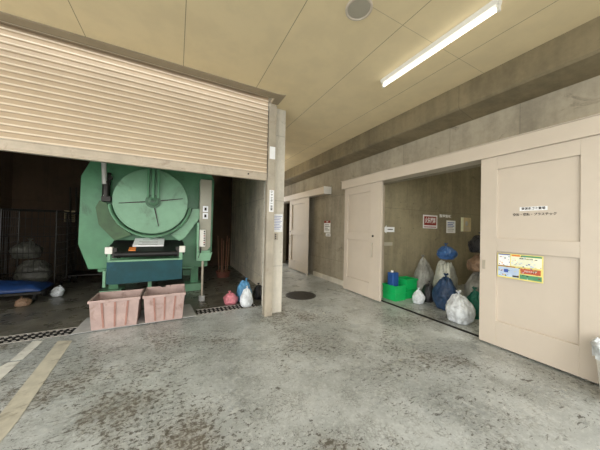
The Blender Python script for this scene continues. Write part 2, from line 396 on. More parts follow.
# stickers, notices on guide and column
def notice_xz(name, x0, x1, z0, z1, y, m, label, cat, lines=(), vert=None, group=None):
    bm = bmesh.new(); box(bm, x0, x1, y-.003, y, z0, z1)
    for (a, b, c, d, mi) in lines:
        w, h = x1-x0, z1-z0; box(bm, x0+a*w, x0+b*w, y-.004, y-.003, z0+c*h, z0+d*h, mi)
    o = obj(name, bm, [m, mInk, mRed, mBlP]); return tag(o, label, cat, group)
tag(obj('sticker', BX(1.372, 1.472, 3.823, 3.826, 2.66, 2.87), mPaper), 'blank pale sticker high on the steel shutter guide', 'sticker')
bm = bmesh.new(); box(bm, 1.385, 1.465, 3.823, 3.826, 1.76, 2.13)
for k, ch in enumerate('シャッター注意'):
    text_bm(bm, ch, .045, lambda a, b, w, k=k: (1.425+a, 3.8225-w, 2.10-k*.05+b), .0005, 1)
tag(obj('sticker', bm, [mPaper, mInk]), 'narrow white sticker with vertical black writing on the shutter guide', 'sticker')
bm = bmesh.new(); box(bm, 1.495, 1.68, 3.927, 3.93, 1.42, 1.735)
for k in range(9): box(bm, 1.51, 1.665 - (k % 3)*.02, 3.9262, 3.927, 1.69-k*.028, 1.697-k*.028, 1)
tag(obj('paper_notice', bm, [mPaper, mBlP]), 'white printed paper notice taped to the concrete column', 'notice')
sw = thing('switch_box', (1.545, 3.92, 1.34), 'small metal shutter switch box on the column below the paper notice', 'switch box')
obj('housing', BX(1.495, 1.59, 3.90, 3.93, 1.28, 1.40), mGuide, sw, bevel=.004)
for i in range(3): 
    bm = bmesh.new(); tube(bm, (1.543, 3.90, 1.372-i*.032), (1.543, 3.892, 1.372-i*.032), .011, 12); obj('button', bm, mBlack, sw)

# ------------------------------------------------------------------ ceiling lamp, added fill tubes, speaker
lp = thing('fluorescent_lamp', (2.53, 1.78, CZ), 'lit single tube fluorescent batten on the cream ceiling', 'lamp')
bm = bmesh.new(); prism(bm, [(2.49, 3.6), (2.575, 3.6), (2.558, 3.555), (2.507, 3.555)], 'Y', 1.08, 2.46); obj('batten', bm, mWhite, lp)
for y in (1.09, 2.44): obj('lamp_holder', BX(2.515, 2.55, y-.012, y+.012, 3.495, 3.555), mWhite, lp, bevel=.004)
bm = bmesh.new(); tube(bm, (2.533, 1.105, 3.52), (2.533, 2.425, 3.52), .017, 16); obj('tube', bm, mTube, lp, True)
l3 = thing('fluorescent_lamp', (2.53, 6.98, CZ), 'unseen tube batten added to brighten the far corridor, behind the column', 'lamp')  # added fill lamp, hidden by the column, lifts the far corridor
bm = bmesh.new(); prism(bm, [(2.49, 3.6), (2.575, 3.6), (2.558, 3.555), (2.507, 3.555)], 'Y', 6.3, 7.68); obj('batten', bm, mWhite, l3)
for y in (6.31, 7.66): obj('lamp_holder', BX(2.515, 2.55, y-.012, y+.012, 3.495, 3.555), mWhite, l3)
bm = bmesh.new(); tube(bm, (2.533, 6.325, 3.52), (2.533, 7.645, 3.52), .017, 16); obj('tube', bm, mTube3, l3, True)
l2 = thing('fluorescent_lamp', (5.6, 1.2, CZ), 'unseen tube batten added to brighten the storeroom, on its ceiling', 'lamp')  # added fill lamp out of view, lifts the dark storeroom
bm = bmesh.new(); prism(bm, [(5.555, 3.6), (5.645, 3.6), (5.625, 3.555), (5.575, 3.555)], 'Y', .5, 1.9); obj('batten', bm, mWhite, l2)
for y in (.52, 1.88): obj('lamp_holder', BX(5.58, 5.62, y-.012, y+.012, 3.495, 3.555), mWhite, l2)
bm = bmesh.new(); tube(bm, (5.6, .535, 3.52), (5.6, 1.865, 3.52), .017, 16); obj('tube', bm, mTube2, l2, True)
sp = thing('ceiling_speaker', (1.49, 1.76, CZ), 'round ceiling speaker with grey grille and pale ring', 'speaker')
bm = bmesh.new(); lathe(bm, [(.128, 0), (.126, -.012), (.115, -.016), (.106, -.012), (.104, 0)], (1.49, 1.76, CZ), 48); obj('ring', bm, mCream, sp, True)
bm = bmesh.new(); rr = lathe(bm, [(.104, -.002), (.104, -.008), (.06, -.011), (.02, -.012)], (1.49, 1.76, CZ), 40); bm.faces.new(rr[-1]); obj('grille', bm, mGrille, sp, True)

# ------------------------------------------------------------------ compactor
cx, cz = -.406, 1.93
K = thing('garbage_compactor', (-.41, 6.5, 0), 'large green waste compactor with a round door, standing in the bay behind the pink bins', 'compactor')
bm = bmesh.new()
oc = [(-1.50, 1.03), (-1.335, .69), (.60, .69), (.74, .98), (.70, 2.48), (.50, 2.95), (-1.15, 3.0), (-1.52, 2.02)]
oc = [(-1.52, 1.13), (-1.37, .68), (.55, .68), (.70, .88), (.71, 2.50), (.45, 3.0), (-1.20, 3.05), (-1.51, 2.33)]
prism(bm, oc, 'Y', 5.5, 5.56); obj('front_plate', bm, mGreen, K, bevel=.008)
ob = [(-1.40, 1.05), (-1.25, .75), (.45, .75), (.58, .95), (.58, 2.45), (.35, 2.85), (-1.05, 2.88), (-1.40, 2.0)]
bm = bmesh.new(); prism(bm, ob, 'Y', 5.56, 8.6)
for y in (6.1, 6.8, 7.5, 8.2): prism(bm, [(x*1.03+.012, (z_-1.8)*1.03+1.8) for x, z_ in ob], 'Y', y, y+.06)
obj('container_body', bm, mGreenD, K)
bm = bmesh.new(); rr = lathe(bm, [(.53, .30), (.53, .07), (.60, .07), (.60, .008), (.592, 0)], (cx, 5.2, cz), 72, 'Y'); bm.faces.new(rr[-1]); bm.faces.new(rr[0])
obj('round_door', bm, mGreenL, K, True)
# cradle ring below and beside the door
bm = bmesh.new(); n = 30; R = []
for i in range(n+1):
    a = math.radians(188+(352-188)*i/n)
    k = 1/max(abs(math.cos((a-math.radians(270)) % math.radians(50)-math.radians(25))), .1)*.92
    ri, ro = .625, .755*min(k, 1.03)
    R.append([bm.verts.new((cx+q*math.cos(a), y, cz+q*math.sin(a))) for q, y in ((ri, 5.5), (ri, 5.24), (ri+.02, 5.2), (ri+.045, 5.22), (ro-.03, 5.5))])
for A, B in zip(R, R[1:]):
    for j in range(4): bm.faces.new((A[j], B[j], B[j+1], A[j+1]))
bm.faces.new(R[0]); bm.faces.new(R[-1])
obj('door_cradle', bm, mGreenL, K, bevel=0)
bm = bmesh.new()
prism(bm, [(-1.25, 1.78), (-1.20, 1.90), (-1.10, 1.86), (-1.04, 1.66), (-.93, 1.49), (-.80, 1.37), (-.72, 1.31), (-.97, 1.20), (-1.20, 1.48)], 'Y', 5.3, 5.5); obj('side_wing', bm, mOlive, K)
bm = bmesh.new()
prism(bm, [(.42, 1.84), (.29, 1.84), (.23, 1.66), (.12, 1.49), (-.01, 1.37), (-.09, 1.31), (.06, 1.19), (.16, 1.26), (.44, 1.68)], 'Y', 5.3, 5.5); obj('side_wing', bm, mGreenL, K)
# hinge arm
bm = bmesh.new()
for a_, b_ in ((-.085, -.05), (-.008, .034), (.078, .113)): box(bm, cx+a_, cx+b_, 5.12, 5.2, cz+.06, 2.98)
obj('hinge_arm', bm, mGreen, K, bevel=.003)
obj('arm_crosshead', BX(cx-.15, cx+.19, 5.12, 5.5, 2.98, 3.06), mGreenD, K)
hx = cx+.0
bm = bmesh.new(); lathe(bm, [(.125, 5.2-5.2), (.125, -.03), (.08, -.03), (.08, -.075), (.03, -.09)], (hx+.015, 5.2, cz), 28, 'Y')
for i in range(8):
    a = i*math.pi/4; tube(bm, (hx+.015+.088*math.cos(a), 5.172, cz+.088*math.sin(a)), (hx+.015+.088*math.cos(a), 5.155, cz+.088*math.sin(a)), .011, 6)
h = obj('hub', bm, mGreenD, K)
for ang, L in ((187, .52), (10, .5), (-78, .47)):
    a = math.radians(ang); bm = bmesh.new()
    d = Vector((math.cos(a), 0, math.sin(a))); p = Vector((-d.z, 0, d.x)); c0 = Vector((hx+.015, 5.2, cz))
    q = [c0+d*.1+p*.011, c0+d*L+p*.006, c0+d*L-p*.006, c0+d*.1-p*.011]
    prism(bm, [(v.x, v.z) for v in q], 'Y', 5.178, 5.2); obj('spoke', bm, mDark, K)
# lift cylinder
bm = bmesh.new(); tube(bm, (-1.13, 5.40, 1.98), (-1.13, 5.40, 2.26), .06, 16); tube(bm, (-1.10, 5.43, 2.2), (-1.10, 5.43, 2.42), .03, 12)
box(bm, -1.19, -1.06, 5.36, 5.5, 1.90, 1.99); box(bm, -1.17, -1.08, 5.36, 5.44, 2.19, 2.24); box(bm, -1.10, -1.05, 5.38, 5.46, 2.3, 2.36)
cy = obj('hydraulic_cylinder', bm, mDark, K, True)
bm = bmesh.new(); tube(bm, (-1.15, 5.36, 2.2), (-1.18, 5.38, 2.75), .036, 14); tube(bm, (-1.14, 5.37, 2.0), (-1.14, 5.345, 2.0), .018, 10); obj('rod', bm, mChrome, cy, True)
# feed tray, roller, chute
bm = bmesh.new()
prism(bm, [(4.98, 1.03), (5.42, 1.20), (5.42, 1.17), (4.98, .99)], 'X', -1.0, .12)
prism(bm, [(5.0, .95), (5.5, .95), (5.5, 1.16), (5.25, 1.13), (5.0, 1.0)], 'X', -1.02, -.98); prism(bm, [(5.0, .95), (5.5, .95), (5.5, 1.16), (5.25, 1.13), (5.0, 1.0)], 'X', .10, .14)
obj('feed_tray', bm, mBlack, K)
for xx, ww in ((-.93, .06), (.0, .06)): obj('roller_bearing', BX(xx, xx+ww, 4.94, 5.04, .93, 1.10), mDark, K)
bm = bmesh.new(); tube(bm, (-.90, 4.96, .985), (.03, 4.96, .985), .052, 24)
for xx in (-.86, -.83, -.02, .0): tube(bm, (xx, 4.96, .985), (xx+.014, 4.96, .985), .066, 20)
obj('roller', bm, mBlack, K, True)
for xx in (-1.025, .06):
    bm = bmesh.new(); box(bm, xx, xx+.10, 4.92, 5.02, 1.0, 1.115); s = obj('sensor_block', bm, mWhite, K, bevel=.008); s['label'] = 'white end block of the roller'
bm = bmesh.new(); box(bm, -.985, .115, 4.92, 5.0, .865, .895); box(bm, .06, .115, 4.93, 5.0, .895, 1.0); box(bm, -.99, -.95, 4.93, 5.0, .895, 1.0)
obj('chute_lip', bm, mGreenL, K, bevel=.004)
bm = bmesh.new(); prism(bm, [(-1.0, .865), (.118, .865), (.118, .51), (-.9, .49), (-1.0, .50)], 'Y', 4.94, 4.965); box(bm, -1.0, -.975, 4.965, 5.3, .5, .865); box(bm, .093, .118, 4.965, 5.3, .51, .865)
obj('chute_panel', bm, mTeal, K, bevel=.003)
# undercarriage
bm = bmesh.new(); box(bm, -1.25, .62, 5.56, 5.64, .62, .75); box(bm, .2, .56, 5.55, 6.35, .64, .75); box(bm, -1.25, -1.1, 5.64, 8.4, .6, .75); box(bm, .30, .45, 5.64, 8.4, .6, .75)
box(bm, .1, .35, 5.5, 5.56, .60, .64); obj('base_beam', bm, mGreen, K)
for xx, yy in ((.33, 6.15), (-1.2, 6.15), (.33, 8.1), (-1.2, 8.1)):
    lg = obj('leg', BX(xx, xx+.16, yy, yy+.14, .16, .60), mGreen, K)
    obj('foot_plate', BX(xx-.12, xx+.24, yy-.14, yy+.24, 0, .16), mGreenL, lg, bevel=.004)
bm = bmesh.new(); box(bm, -.44, -.38, 5.2, 5.26, .2, .7); box(bm, -.44, -.38, 5.26, 5.5, .64, .7); obj('centre_prop', bm, mGreenL, K)
bm = bmesh.new(); box(bm, -1.08, -1.04, 5.1, 5.14, .42, .70); box(bm, -1.08, -1.04, 5.14, 5.5, .66, .70); obj('prop', bm, mGreenL, K)
# control box on the right
bm = bmesh.new(); prism(bm, [(.415, 2.44), (.625, 2.44), (.63, 2.40), (.63, 1.08), (.56, .98), (.415, 1.0)], 'Y', 5.2, 5.5)
cb = obj('control_box', bm, mGreyBox, K, bevel=.006)
for z0 in (1.64, 1.78):
    bm = bmesh.new(); box(bm, .47, .57, 5.197, 5.2, z0, z0+.12); box(bm, .50, .54, 5.195, 5.197, z0+.03, z0+.09, 1); obj('sticker', bm, [mPaper, mInk], cb)
bm = bmesh.new(); prism(bm, [(.37, 1.56), (.405, 1.56), (.405, .96), (.66, .96), (.62, .80), (.37, .80)], 'Y', 5.12, 5.5)
box(bm, .405, .62, 5.16, 5.2, .9, 1.0); obj('switch_bracket', bm, mGreenL, K, bevel=.004)
bm = bmesh.new(); box(bm, .415, .53, 5.14, 5.2, 1.08, 1.42); sp_ = obj('switch_panel', bm, mWhite, K, bevel=.006)
for i in range(7):
    bm = bmesh.new(); tube(bm, (.505, 5.14, 1.385-i*.044), (.505, 5.125, 1.385-i*.044), .014, 12); obj('push_button', bm, mRed if i in (2, 5) else mBlack, sp_)
bm = bmesh.new(); tube(bm, (.45, 5.15, 1.08), (.44, 5.13, .98), .012, 8); tube(bm, (.44, 5.13, .98), (.40, 5.13, .86), .012, 8); obj('cable', bm, mBlack, K, True)
bm = bmesh.new(); tube(bm, (.49, 5.17, .80), (.49, 5.17, .10), .022, 14); pp = obj('support_pipe', bm, mGuide, K, True)
bm = bmesh.new(); tube(bm, (.49, 5.17, 0), (.49, 5.17, .10), .058, 16); obj('pipe_foot', bm, mMat, pp)
# papers lying on the feed tray
sl = .17/.44
def tz(y): return 1.03+(y-4.98)*sl
bm = bmesh.new()
prism(bm, [(5.13, tz(5.13)+.012), (5.42, tz(5.42)+.012), (5.42, tz(5.42)+.035), (5.13, tz(5.13)+.035)], 'X', -.68, -.20)
for k in range(4):
    y = 5.15+k*.065; prism(bm, [(y, tz(y)+.035), (y+.02, tz(y+.02)+.035), (y+.02, tz(y+.02)+.037), (y, tz(y)+.037)], 'X', -.6+.05*(k % 2), -.3, 1)
tag(obj('bundle_of_papers', bm, [mPaper, mMat]), 'flat white printed papers lying on the black feed tray of the compactor', 'papers')
bm = bmesh.new(); prism(bm, [(5.0, tz(5.0)), (5.10, tz(5.1)), (5.10, tz(5.1)+.02), (5.0, tz(5.0)+.02)], 'X', -.72, -.62)
tag(obj('cardboard_scrap', bm, mOrg), 'orange-brown scrap of cardboard at the front of the papers', 'cardboard')

# ------------------------------------------------------------------ pink bins
def pink_bin(x0, x1, ya, yb, label, broken=False):
    H = .43; t = .012; dx = .028; dy = .02
    b = thing('pink_bin', ((x0+x1)/2, (ya+yb)/2, .02), label, 'bin', 'pink bins in front of the compactor')
    zb = .02
    bm = bmesh.new()
    lo = [(x0+dx, ya+dy), (x1-dx, ya+dy), (x1-dx, yb-dy), (x0+dx, yb-dy)]; hi = [(x0, ya), (x1, ya), (x1, yb), (x0, yb)]
    li = [(x0+dx+t, ya+dy+t), (x1-dx-t, ya+dy+t), (x1-dx-t, yb-dy-t), (x0+dx+t, yb-dy-t)]; hii = [(x0+t, ya+t), (x1-t, ya+t), (x1-t, yb-t), (x0+t, yb-t)]
    V = lambda L, zz: [bm.verts.new((p[0], p[1], zz)) for p in L]
    a, b_, c, d = V(lo, zb), V(hi, H), V(hii, H), V(li, zb+t)
    for i in range(4):
        j = (i+1) % 4
        bm.faces.new((a[i], a[j], b_[j], b_[i])); bm.faces.new((b_[i], b_[j], c[j], c[i])); bm.faces.new((c[i], c[j], d[j], d[i]))
    bm.faces.new(a); bm.faces.new(d)
    obj('tub', bm, mPink, b, bevel=.004)
    # rolled rim as four lips
    bm = bmesh.new(); e = .012; z0, z1 = H-.035, H+.004
    box(bm, x0-e, x1+e, ya-e, ya, z0, z1); box(bm, x0-e, x0, ya, yb, z0, z1); box(bm, x1, x1+e, ya, yb, z0, z1)
    if not broken: box(bm, x0-e, x1+e, yb, yb+e, z0, z1)
    else:
        xs = [x0-e, x0+.12, x0+.2, x0+.27, x0+.34, x1+e]
        hs = [z1+.012, z1+.012, z1-.02, z1+.02, z1-.03, z1+.022, ]
        for i in range(5): box(bm, xs[i]+.003, xs[i+1]-.003, yb, yb+e, z0-.01, hs[i] if i < 4 else z1+.022)
    obj('rim', bm, mPink, b, bevel=.004)
    for k in (.24, .5, .76):
        xm = x0+(x1-x0)*k; bm = bmesh.new()
        xl = lambda xx, s_: xx+(((x0+x1)/2-xx)*s_)
        va = [(xm-.012, ya), (xm+.012, ya)]
        vs8 = [bm.verts.new(p) for p in ((xl(xm-.012, .16), ya+dy-.008, zb+.02), (xl(xm+.012, .16), ya+dy-.008, zb+.02), (xm+.012, ya-.006, H-.04), (xm-.012, ya-.006, H-.04),
               (xl(xm-.012, .16), ya+dy+.004, zb+.02), (xl(xm+.012, .16), ya+dy+.004, zb+.02), (xm+.012, ya+.006, H-.04), (xm-.012, ya+.006, H-.04))]
        for q in ((0, 1, 2, 3), (4, 7, 6, 5), (0, 4, 5, 1), (3, 2, 6, 7), (0, 3, 7, 4), (1, 5, 6, 2)): bm.faces.new([vs8[i] for i in q])
        obj('rib', bm, mPinkD, b)
    return b
pink_bin(-1.035, -.455, 4.225, 4.70, 'faded pink plastic bin, left one of the pair, with an even rim')
pink_bin(-.405, .15, 4.225, 4.74, 'faded pink plastic bin, right one of the pair, with a broken back rim', True)

# ------------------------------------------------------------------ bags
def bag(loc, size, m, label, cat='bag', seed=0, knot=True, group=None, name='plastic_bag', tilt=0.0):
    """a stuffed, tied plastic bag resting with its base on loc.z"""
    sx, sy, sz = size
    rnd = random.Random(seed)
    b = thing(name, loc, label, cat, group)
    bm = bmesh.new(); bmesh.ops.create_icosphere(bm, subdivisions=5, radius=1)
    off = Vector((rnd.random()*50, rnd.random()*50, rnd.random()*50)); ca, sa = math.cos(tilt), math.sin(tilt)
    for v in bm.verts:
        p = v.co.copy(); dn = p.normalized()
        k = 1+.17*noise.noise(dn*1.6+off)+.07*noise.noise(dn*4+off)+.03*abs(noise.noise(dn*10+off))
        a = math.atan2(dn.y, dn.x)
        pl = math.sin(a*11+off.x)*max(0, dn.z)**2*.05
        k += pl
        q = dn*k
        # squared belly, flat base
        q.x = math.copysign(abs(q.x)**.85, q.x); q.y = math.copysign(abs(q.y)**.85, q.y)
        zz = q.z
        if zz < -.72: zz = -.72-(zz+.72)*.05
        if zz > .55: s_ = 1-.35*(zz-.55); q.x *= s_; q.y *= s_; zz += (zz-.55)*.25
        zz = (zz+.76)/1.9
        X_, Z_ = q.x*sx/2, zz*sz
        v.co = (loc[0]+X_*ca+Z_*sa*.5, loc[1]+q.y*sy/2, loc[2]+Z_)
    zm = min(v.co.z for v in bm.verts)
    for v in bm.verts: v.co.z -= zm-loc[2]
    top = max(bm.verts, key=lambda v: v.co.z).co.copy()
    obj('sack', bm, m, b, True)
    if knot:
        bm = bmesh.new(); s = min(sx, sy)
        prof = [(.05*s, -.03*s), (.035*s, .02*s), (.03*s, .04*s), (.07*s, .08*s), (.11*s, .13*s)]
        rings = lathe(bm, prof, (top.x, top.y, top.z), 16)
        for i, rg in enumerate(rings):
            for j, v in enumerate(rg): v.co.z += (.03*s*math.sin(j*2.1+seed) if i > 2 else 0); 
        bm.faces.new(rings[0])
        obj('tied_neck', bm, m, b, True)
    return b
G1 = 'bags of rubbish in the storeroom'
bag((4.25, 2.32, 0), (.40, .38, .44), bWhite, 'bright white rubbish bag at the very front of the pile, beside the right sliding door', seed=1, group=G1)
bag((4.70, 2.84, 0), (.42, .40, .60), bBlue, 'navy blue rubbish bag behind the bright white front bag', seed=2, group=G1)
bag((4.74, 2.32, 0), (.36, .36, .44), bTeal, 'dark teal rubbish bag low in the pile by the right door edge', seed=3, group=G1)
bag((5.12, 3.10, 0), (.46, .42, .90), bPale, 'tall pale rubbish bag in the middle of the pile', seed=4, group=G1, knot=False)
bag((5.34, 2.56, 0), (.50, .48, .72), bGrey, 'grey rubbish bag at the back right, under the brown one', seed=5, group=G1, knot=False)
bag((5.10, 3.58, 0), (.40, .36, .86), bGrey, 'tall grey rubbish bag by the storeroom wall, left in the pile', seed=6, group=G1)
bag((4.50, 3.28, 0), (.24, .22, .26), bWhite, 'small white bag on the floor in front of the tall grey bag', seed=7, group=G1)
bag((5.12, 3.08, .91), (.38, .34, .28), bSkyD, 'blue bag lying on top of the tall pale bag', seed=8, group=G1)
bag((5.34, 2.56, .73), (.44, .40, .32), bTan, 'brown bag on top of the grey bag by the right door edge', seed=9, group=G1, knot=False)
bag((5.36, 2.56, 1.09), (.42, .38, .34), bBlack, 'dark bag topmost on the brown one by the right door edge', seed=10, group=G1)
bag((4.77, 3.25, 0), (.22, .22, .40), bBlack, 'dark bag between the small white bag and the tall pale one', seed=12, group=G1)
G2 = 'small bags at the foot of the column'
bag((.98, 4.76, 0), (.28, .26, .20), bPink, 'small pink bag on the floor, leftmost of the heap by the column', seed=21, group=G2)
bag((1.20, 4.44, .0135), (.22, .22, .32), bWhite, 'small white bag standing nearest the column foot', seed=22, group=G2)
bag((1.26, 4.84, 0), (.28, .28, .42), bSky, 'light blue bag behind the white bag by the column', seed=23, group=G2)
bag((1.58, 4.86, 0), (.24, .26, .28), bBlack, 'dark bag on the far right of the heap behind the column', seed=24, group=G2)

# green crates with blue box
def crate(cx_, cy_, z0, w, d, h, m, label, rot=0):
    b = thing('plastic_crate', (cx_, cy_, z0), label, 'crate', 'green crates in the storeroom')
    bm = bmesh.new(); t = .015
    box(bm, cx_-w/2, cx_+w/2, cy_-d/2, cy_+d/2, z0, z0+.015)
    for (a0, a1, b0, b1) in ((cx_-w/2, cx_+w/2, cy_-d/2, cy_-d/2+t), (cx_-w/2, cx_+w/2, cy_+d/2-t, cy_+d/2), (cx_-w/2, cx_-w/2+t, cy_-d/2+t, cy_+d/2-t), (cx_+w/2-t, cx_+w/2, cy_-d/2+t, cy_+d/2-t)):
        box(bm, a0, a1, b0, b1, z0+.015, z0+h)
    obj('shell', bm, m, b, bevel=.004)
    bm = bmesh.new(); e = .02
    for (a0, a1, b0, b1) in ((cx_-w/2-e, cx_+w/2+e, cy_-d/2-e, cy_-d/2), (cx_-w/2-e, cx_+w/2+e, cy_+d/2, cy_+d/2+e), (cx_-w/2-e, cx_-w/2, cy_-d/2, cy_+d/2), (cx_+w/2, cx_+w/2+e, cy_-d/2, cy_+d/2)):
        box(bm, a0, a1, b0, b1, z0+h-.04, z0+h); box(bm, a0, a1, b0, b1, z0+h*.45, z0+h*.45+.02)
    obj('rim', bm, m, b, bevel=.003)
    return b
crate(4.26, 3.69, 0, .32, .34, .32, mCrateG, 'bright green plastic crate on the floor in the storeroom, nearest the left door')
crate(4.66, 3.71, 0, .34, .30, .42, mCrateG, 'taller bright green plastic crate behind the near green one')
bb = thing('blue_container', (4.22, 3.70, .02), 'blue plastic canister standing up out of the near green crate', 'container')
bm = bmesh.new(); box(bm, 4.14, 4.32, 3.62, 3.78, .018, .58); obj('can', bm, mBlue, bb, bevel=.02)
bm = bmesh.new(); tube(bm, (4.20, 3.70, .58), (4.20, 3.70, .62), .03, 16); obj('cap', bm, mWhite, bb)

# bin at the right door
wb = thing('waste_bin', (3.52, .54, 0), 'pale waste bin with a white liner, cut by the right edge of the photo', 'bin')
bm = bmesh.new(); lathe(bm, [(.14, 0), (.18, .46), (.168, .46), (.13, .012)], (3.52, .54, 0), 36); 
obj('body', bm, mWhite, wb, True)
bm = bmesh.new(); rings = lathe(bm, [(.187, .38), (.19, .45), (.20, .49), (.18, .52), (.165, .50), (.155, .40)], (3.52, .54, 0), 48)
for i, rg in enumerate(rings):
    for j, v in enumerate(rg):
        v.co.z += .012*math.sin(j*1.7+i); v.co += Vector((v.co.x-3.52, v.co.y-.54, 0)).normalized()*.008*math.sin(j*2.3+i*1.3)
obj('liner', bm, bWhite, wb, True)

# ------------------------------------------------------------------ signs on the right side
FX = 3.735
def place_x(xw, yc, zc, tilt=0):      # writing that faces -X: reads left to right with falling y
    return lambda a, b, w: (xw-w, yc-a*math.cos(tilt)+b*math.sin(tilt)*0, zc+b)
bm = bmesh.new(); box(bm, FX-.003, FX, 1.13, 1.37, 1.77, 1.82)
tag_obj = bm
dpx = FX+.028
bm.free(); bm = bmesh.new(); box(bm, dpx-.003, dpx, 1.125, 1.375, 1.768, 1.815)
text_bm(bm, '資源系ゴミ置場', .034, place_x(dpx-.0035, 1.25, 1.792), .0005, 1, .215)
tag(obj('name_label', bm, [mPaper, mInk]), 'small white label with black writing on the upper panel of the right sliding door', 'label')
bm = bmesh.new(); text_bm(bm, '空缶・空瓶・プラスチック', .036, place_x(dpx-.001, 1.245, 1.722), .0008, 0, .39)
tag(obj('lettering', bm, mInk), 'row of black stick-on characters below the white label on the right sliding door', 'lettering')
# colourful sorting poster
bm = bmesh.new(); y1, y0, z0, z1 = 1.585, 1.145, .925, 1.235; px = FX-.001
box(bm, px-.002, px, y0, y1, z0, z1)
def PR(a, b, c, d, mi, e=.0006):      # fractions: left..right, bottom..top
    box(bm, px-.002-e, px-.002, y1-(y1-y0)*b, y1-(y1-y0)*a, z0+(z1-z0)*c, z0+(z1-z0)*d, mi)
PR(0, 1, 0, 1, 8, .0003)
PR(.02, .30, .50, .93, 0); PR(.32, .97, .52, .90, 5, .0005); PR(.02, .50, .06, .44, 4); PR(.52, .97, .05, .22, 3); PR(.53, .95, .26, .46, 10); PR(.55, .97, .91, .97, 3)
PR(.02, .30, .93, .97, 7); PR(.02, .42, .455, .485, 2); PR(.34, .52, .91, .97, 6)
rn = random.Random(4)
for k in range(95):
    a = rn.random()*.92+.02; c = rn.random()*.85+.06; PR(a, a+.01+.035*rn.random(), c, c+.012+.025*rn.random(), rn.choice((1, 7, 6, 2, 3, 9, 4, 4)), .001+.0001*(k % 4))
PR(.16, .26, .23, .36, 7, .0014); PR(.36, .50, .08, .14, 1, .0015)
text_bm(bm, '資源ごみの分別', .018, place_x(px-.0035, y1-(y1-y0)*.65, z0+(z1-z0)*.84), .0004, 1)
text_bm(bm, 'プラスチック', .02, place_x(px-.0035, y1-(y1-y0)*.74, z0+(z1-z0)*.36), .0004, 0)
tag(obj('sorting_poster', bm, [mPaper, mInk, mRed, mGrn, mLBl, mLYl, mOrg, mBlP, mYel, mYel, mBrick]), 'colourful waste-sorting poster stuck on the right sliding door at mid height', 'poster')
# notice between the doors, on the concrete
bm = bmesh.new(); yy1, yy0 = 6.05, 5.72; wx = 3.95
box(bm, wx-.003, wx, yy0, yy1, 1.38, 1.73); box(bm, wx-.0036, wx-.003, yy0+.0, yy1, 1.66, 1.73, 1)
for k, w in enumerate((.22, .25, .16, .24)): box(bm, wx-.0036, wx-.003, yy1-.04-w, yy1-.04, 1.60-k*.05, 1.615-k*.05, 2)
text_bm(bm, '注意', .05, place_x(wx-.004, 5.885, 1.695), .0004, 0)
tag(obj('wall_notice', bm, [mPaper, mRed, mInk]), 'white notice with a red heading on the concrete wall between the two left doors', 'notice')
bm = bmesh.new(); box(bm, wx-.003, wx, 5.71, 5.95, 1.27, 1.36); 
for k in range(2): box(bm, wx-.0036, wx-.003, 5.74, 5.92-.04*k, 1.29+k*.03, 1.30+k*.03, 1)
tag(obj('wall_notice', bm, [mPaper, mInk]), 'small white slip directly below the red-headed notice', 'notice')
# storeroom wall
sy = 3.9
def pl_y(yw, xc, zc): return lambda a, b, w: (xc+a, yw-w, zc+b)
bm = bmesh.new(); box(bm, 5.48, 6.05, sy-.005, sy, 1.56, 1.90); box(bm, 5.52, 6.01, sy-.006, sy-.005, 1.64, 1.865, 1)
box(bm, 5.52, 6.01, sy-.006, sy-.005, 1.585, 1.605, 1)
text_bm(bm, '火気厳禁', .15, pl_y(sy-.0065, 5.765, 1.755), .0005, 0, .42)
tag(obj('warning_sign', bm, [mPaper, mRed]), 'red and white warning sign on the storeroom concrete wall', 'sign')
bm = bmesh.new(); text_bm(bm, '整理整頓', .085, pl_y(sy-.001, 6.40, 1.895), .0008, 0, .52)
tag(obj('lettering', bm, mPaper), 'white characters on the wall right of the red warning sign', 'lettering')
bm = bmesh.new(); box(bm, 6.45, 6.86, sy-.003, sy, 1.45, 1.79)
for k in range(6): box(bm, 6.50, 6.80-.05*(k % 2), sy-.004, sy-.003, 1.72-k*.045, 1.74-k*.045, 1 if k < 3 else 2)
tag(obj('paper_notice', bm, [mPaper, mBlP, mMat]), 'white notice with blue lines on the storeroom wall, middle of the three', 'notice')
bm = bmesh.new(); box(bm, 7.12, 7.62, sy-.003, sy, 1.50, 1.90); box(bm, 7.12, 7.25, sy-.0036, sy-.003, 1.50, 1.90, 1)
tube(bm, (7.40, sy-.003, 1.73), (7.40, sy-.0045, 1.73), .07, 20, mi=2)
for k in range(4): box(bm, 7.3, 7.56, sy-.004, sy-.003, 1.53+k*.03, 1.54+k*.03, 2)
tag(obj('paper_notice', bm, [mBeigeP, mLYl, mMat]), 'aged beige notice on the storeroom wall, rightmost of the three', 'notice')
bm = bmesh.new(); prism(bm, [(4.13, 1.53), (4.22, 1.60), (4.22, 1.565), (4.47, 1.565), (4.47, 1.45), (4.22, 1.45), (4.22, 1.42), (4.13, 1.47)], 'Y', sy-.006, sy); box(bm, 4.25, 4.42, sy-.0075, sy-.006, 1.50, 1.52, 1)
tag(obj('arrow_sign', bm, [mPaper, mInk]), 'small white arrow-shaped plate on the storeroom wall beside the left door', 'sign')
tag(obj('paper_slip', BX(4.14, 4.42, sy-.003, sy, 1.14, 1.22), mGrille), 'faint grey slip on the storeroom wall above the green crates', 'notice')

